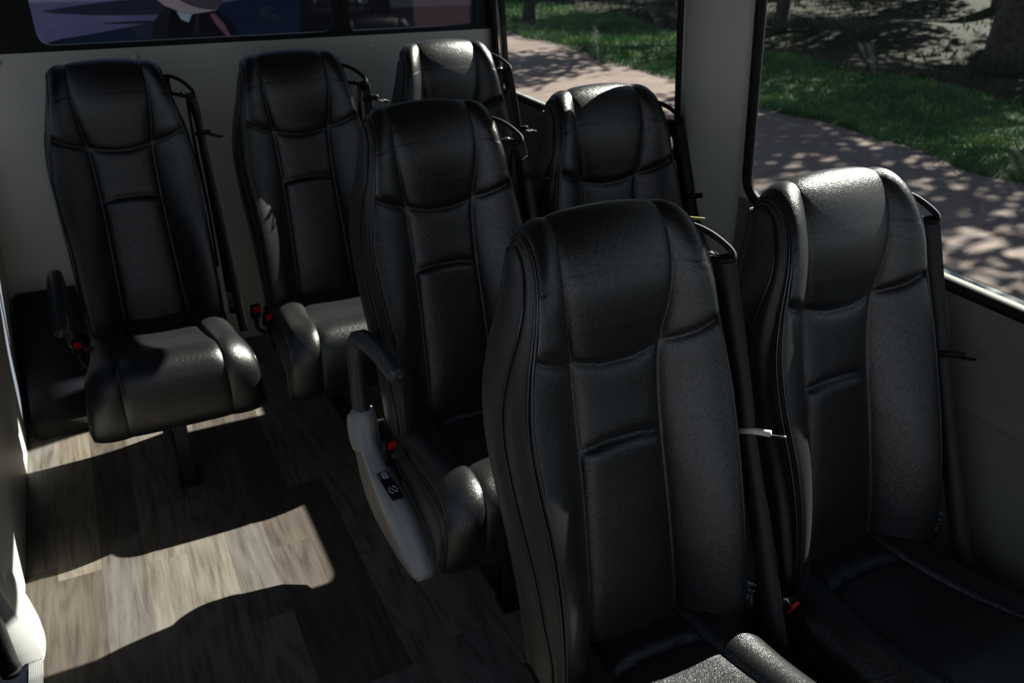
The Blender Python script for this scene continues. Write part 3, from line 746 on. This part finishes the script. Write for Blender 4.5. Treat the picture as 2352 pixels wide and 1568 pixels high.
# trees
def crown_mesh(n, rx, rz, size, seed):
    r = np.random.default_rng(seed); V = []; F = []
    cl = r.normal(0, .45, (26, 3)); cl = cl[np.linalg.norm(cl, axis=1) < .85]
    for i in range(n):
        c = cl[r.integers(len(cl))] + r.normal(0, .19, 3)
        c = c*min(1, 1/max(1e-6, float(np.linalg.norm(c))))
        p = Vector((c[0]*rx, c[1]*rx, c[2]*rz)); s = size*r.uniform(.6, 1.3)
        e = Euler(r.uniform(0, 2*PI, 3)).to_matrix(); k = len(V)
        for a, b_ in ((-1, 0), (0, -.55), (1, 0), (0, .55)): V.append(tuple(p + e @ Vector((a*s, b_*s, 0))))
        F.append((k, k + 1, k + 2, k + 3))
    me = bpy.data.meshes.new('foliage'); me.from_pydata(V, [], F); return me
CR = [crown_mesh(2200, 2.4, 2.4, .13, 11), crown_mesh(4600, 2.45, 3.0, .15, 12)]
def tree(x, y, h, r, label, k=0, group=None, sc=1., crown=True, lean=0.):
    t = empty('tree', (x, y, GZ)); tag(t, label, 'tree', group)
    pts = [(0, 0, -.1), (.02, .0, h*.3), (lean*.5, .05, h*.65), (lean, .05, h)]
    pts = resample(pts, 12); rr = [r*(1.35 if i == 0 else 1.1 - .055*i) for i in range(12)]
    obj('trunk', tube_bm(pts, rr, 14), M['bark'], t, True)
    b_ = bmesh.new()
    for q in range(5):
        a = q*1.3 + x; d = Vector((math.cos(a), math.sin(a), .7)); p = Vector(pts[8 + q % 3])
        tube_bm([p, p + d*.8, p + d*1.7 + Vector((0, 0, .3))], [r*.4, r*.28, r*.12], 6, b_)
    obj('branches', b_, M['bark'], t, True)
    if crown:
        c = obj('foliage', CR[k], M['leaf'], t); c.location = (0, 0, h + 1.0); c.rotation_euler = (0, 0, x*3.1 + y); c.scale = (sc, sc, sc)
    return t
GT = 'trees of the wood beyond the footpath'
tree(15.4, 7.2, 5.6, .31, 'thick grey tree trunk in the wood at the upper right corner of the front window', 0)
tree(9.75, 15.4, 5.8, .14, 'slim tree on the grass seen through the rear side window', 0, sc=.8)
front = [(14.2, -2.5, 5.2), (14.7, 1.9, 5.6), (17.4, 4.6, 6.6), (14.6, 12.2, 5.3), (15.2, 17.3, 5.6), (14.2, 22.3, 5.2)]
back = [(19.6, 0.3, 6.2), (19.4, 8.2, 6.0), (20.4, 12.0, 6.4), (19.4, 17.2, 6.2), (20.6, 22.5, 6.4), (19.5, 28.0, 6.2), (25.6, 4.0, 6.8), (26.0, 9.6, 7.0), (25.4, 15.2, 6.8), (26.4, 20.8, 7.0), (26, 27, 7.0),
        (31.5, 7.0, 7.2), (32.5, 13.0, 7.2), (31.8, 19.0, 7.2), (33.0, 25.0, 7.4), (32.0, 31.5, 7.4)]
for i, (x, y, h) in enumerate(front):
    tree(x, y, h, .16 + .03*(i % 3), 'tree shading the path and the grass beyond it', 0, 'trees at the edge of the wood')
for i, (x, y, h) in enumerate(back):
    tree(x + 1.6, y, h, .18 + .03*(i % 3), 'tree shading the woodland floor behind the grass', 1, GT)

# ------------------------------------------------------------------ made-up bus behind the van; reflections in the rear view painted on its side
M['bus_violet_sheen'] = noise_mix('bus_violet_sheen', (.135, .115, .215), (.20, .175, .28), 3.5, .6)
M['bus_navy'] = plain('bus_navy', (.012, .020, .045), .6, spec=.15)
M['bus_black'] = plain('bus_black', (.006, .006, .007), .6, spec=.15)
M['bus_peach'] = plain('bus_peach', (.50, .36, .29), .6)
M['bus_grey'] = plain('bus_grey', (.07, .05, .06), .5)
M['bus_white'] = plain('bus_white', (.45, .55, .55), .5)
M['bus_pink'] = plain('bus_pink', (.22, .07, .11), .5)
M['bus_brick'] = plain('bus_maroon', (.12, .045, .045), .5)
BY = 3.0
bus = empty('standin_bus', (1.5, BY, GZ)); tag(bus, 'stand-in bus with violet reflections coloured onto its navy side, behind the rear windows', 'bus')
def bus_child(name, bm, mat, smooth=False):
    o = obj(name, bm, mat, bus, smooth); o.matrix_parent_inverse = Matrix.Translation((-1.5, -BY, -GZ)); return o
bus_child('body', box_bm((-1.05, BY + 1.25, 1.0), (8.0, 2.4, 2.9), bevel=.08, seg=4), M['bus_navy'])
for wx in (-3.6, 1.4):
    b_ = bmesh.new(); bmesh.ops.create_cone(b_, cap_ends=True, segments=36, radius1=.45, radius2=.45, depth=.28)
    bmesh.ops.rotate(b_, verts=b_.verts, cent=(0, 0, 0), matrix=Matrix.Rotation(PI/2, 3, 'X')); bmesh.ops.translate(b_, verts=b_.verts, vec=(wx, BY + .20, GZ + .34))
    bus_child('wheel', b_, M['black_rubber'], True)
def flat_shape(name, pts, mat, d):
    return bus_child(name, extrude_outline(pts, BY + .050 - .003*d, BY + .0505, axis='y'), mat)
flat_shape('violet_sheen', [(-0.328, 1.285), (-0.248, 1.332), (1.026, 1.3), (1.016, 1.225), (0.901, 1.212), (0.843, 1.198), (0.508, 1.141), (0.428, 1.107), (0.261, 1.08), (0.027, 1.046), (-0.125, 1.03), (-0.248, 0.998), (-0.277, 0.946), (-0.406, 0.953)], M['bus_violet_sheen'], 1)  # streaky violet reflections put into colour, with navy gaps laid over them
flat_shape('navy_streak', [(-0.192, 1.193), (0.013, 1.22), (0.241, 1.241), (0.396, 1.249), (0.575, 1.22), (0.562, 1.144), (0.436, 1.151), (0.275, 1.152), (0.051, 1.163), (-0.117, 1.177)], M['bus_navy'], 2)
flat_shape('navy_streak', [(0.128, 1.112), (0.294, 1.115), (0.429, 1.115), (0.427, 1.102), (0.291, 1.099), (0.139, 1.106)], M['bus_navy'], 2)
flat_shape('grey_patch', [(0.576, 1.311), (0.859, 1.304), (0.88, 1.223), (0.838, 1.166), (0.782, 1.162), (0.674, 1.172), (0.586, 1.206)], M['bus_grey'], 2)
flat_shape('black_patch', [(0.501, 1.178), (0.443, 1.119), (0.372, 0.908), (0.946, 0.875), (0.945, 1.016), (0.899, 1.101), (0.838, 1.166), (0.757, 1.174), (0.623, 1.192)], M['bus_black'], 3)
flat_shape('peach_arc', [(0.464, 1.314), (0.474, 1.236), (0.513, 1.201), (0.58, 1.17), (0.67, 1.142), (0.689, 1.147), (0.753, 1.153), (0.838, 1.163), (0.77, 1.171), (0.703, 1.184), (0.64, 1.212), (0.592, 1.245), (0.576, 1.311)], M['bus_peach'], 4)
flat_shape('white_patch', [(0.579, 1.167), (0.669, 1.14), (0.643, 1.095), (0.6, 1.113)], M['bus_white'], 4)
flat_shape('pink_streak', [(0.785, 1.143), (0.813, 1.145), (0.867, 1.075), (0.901, 0.99), (0.888, 0.977), (0.835, 1.046), (0.8, 1.097)], M['bus_pink'], 4)
flat_shape('black_panel', [(1.402, 1.29), (2.207, 1.27), (2.187, 0.804), (1.356, 0.851)], M['bus_black'], 2)
flat_shape('maroon_panel', [(2.217, 1.27), (2.666, 1.258), (2.664, 1.004), (2.229, 0.995), (2.215, 1.063)], M['bus_brick'], 3)

# ------------------------------------------------------------------ light
w = bpy.data.worlds.new('world'); scene.world = w; w.use_nodes = True; nt = w.node_tree; nt.nodes.clear()
out = nt.nodes.new('ShaderNodeOutputWorld'); bg = nt.nodes.new('ShaderNodeBackground'); bg.inputs['Strength'].default_value = .95
tc = nt.nodes.new('ShaderNodeTexCoord'); sx = nt.nodes.new('ShaderNodeSeparateXYZ'); r = nt.nodes.new('ShaderNodeValToRGB')
r.color_ramp.elements[0].position = 0; r.color_ramp.elements[0].color = (.66, .73, .81, 1)
r.color_ramp.elements[1].position = .8; r.color_ramp.elements[1].color = (.10, .16, .29, 1)
nt.links.new(tc.outputs['Generated'], sx.inputs[0]); nt.links.new(sx.outputs['Z'], r.inputs['Fac'])
nt.links.new(r.outputs['Color'], bg.inputs['Color']); nt.links.new(bg.outputs['Background'], out.inputs['Surface'])
su = bpy.data.lights.new('sun', 'SUN'); su.energy = 17; su.angle = math.radians(.53); su.color = (1.0, .955, .87)
so = bpy.data.objects.new('sun', su); COL.objects.link(so)
SUN = Vector((1.29, .32, 1.0)).normalized()
so.rotation_euler = SUN.to_track_quat('Z', 'Y').to_euler(); so.location = (20, 6, 17)

# ------------------------------------------------------------------ camera
cd = bpy.data.cameras.new('camera'); cam = bpy.data.objects.new('camera', cd); COL.objects.link(cam); scene.camera = cam
cd.sensor_width = 36; cd.lens = 1905.73/2352*36; cd.clip_start = .05; cd.clip_end = 300
Rm = Matrix.Rotation(math.radians(-27.2976), 4, 'Z') @ Matrix.Rotation(math.radians(61.9810), 4, 'X') @ Matrix.Rotation(math.radians(.9807), 4, 'Z')
cam.matrix_world = Matrix.Translation((-.0878, -3.0847, 1.8377)) @ Rm
cd.dof.use_dof = True; cd.dof.focus_distance = 1.62; cd.dof.aperture_fstop = 5.0

vs = scene.view_settings; vs.view_transform = 'Standard'; vs.look = 'None'; vs.gamma = 1; vs.use_curve_mapping = False; vs.exposure = 0.45
cy = scene.cycles; cy.use_denoising = True; cy.max_bounces = 8; cy.diffuse_bounces = 4; cy.glossy_bounces = 4; cy.transparent_max_bounces = 12
cy.sample_clamp_indirect = 4; cy.caustics_reflective = False; cy.caustics_refractive = False
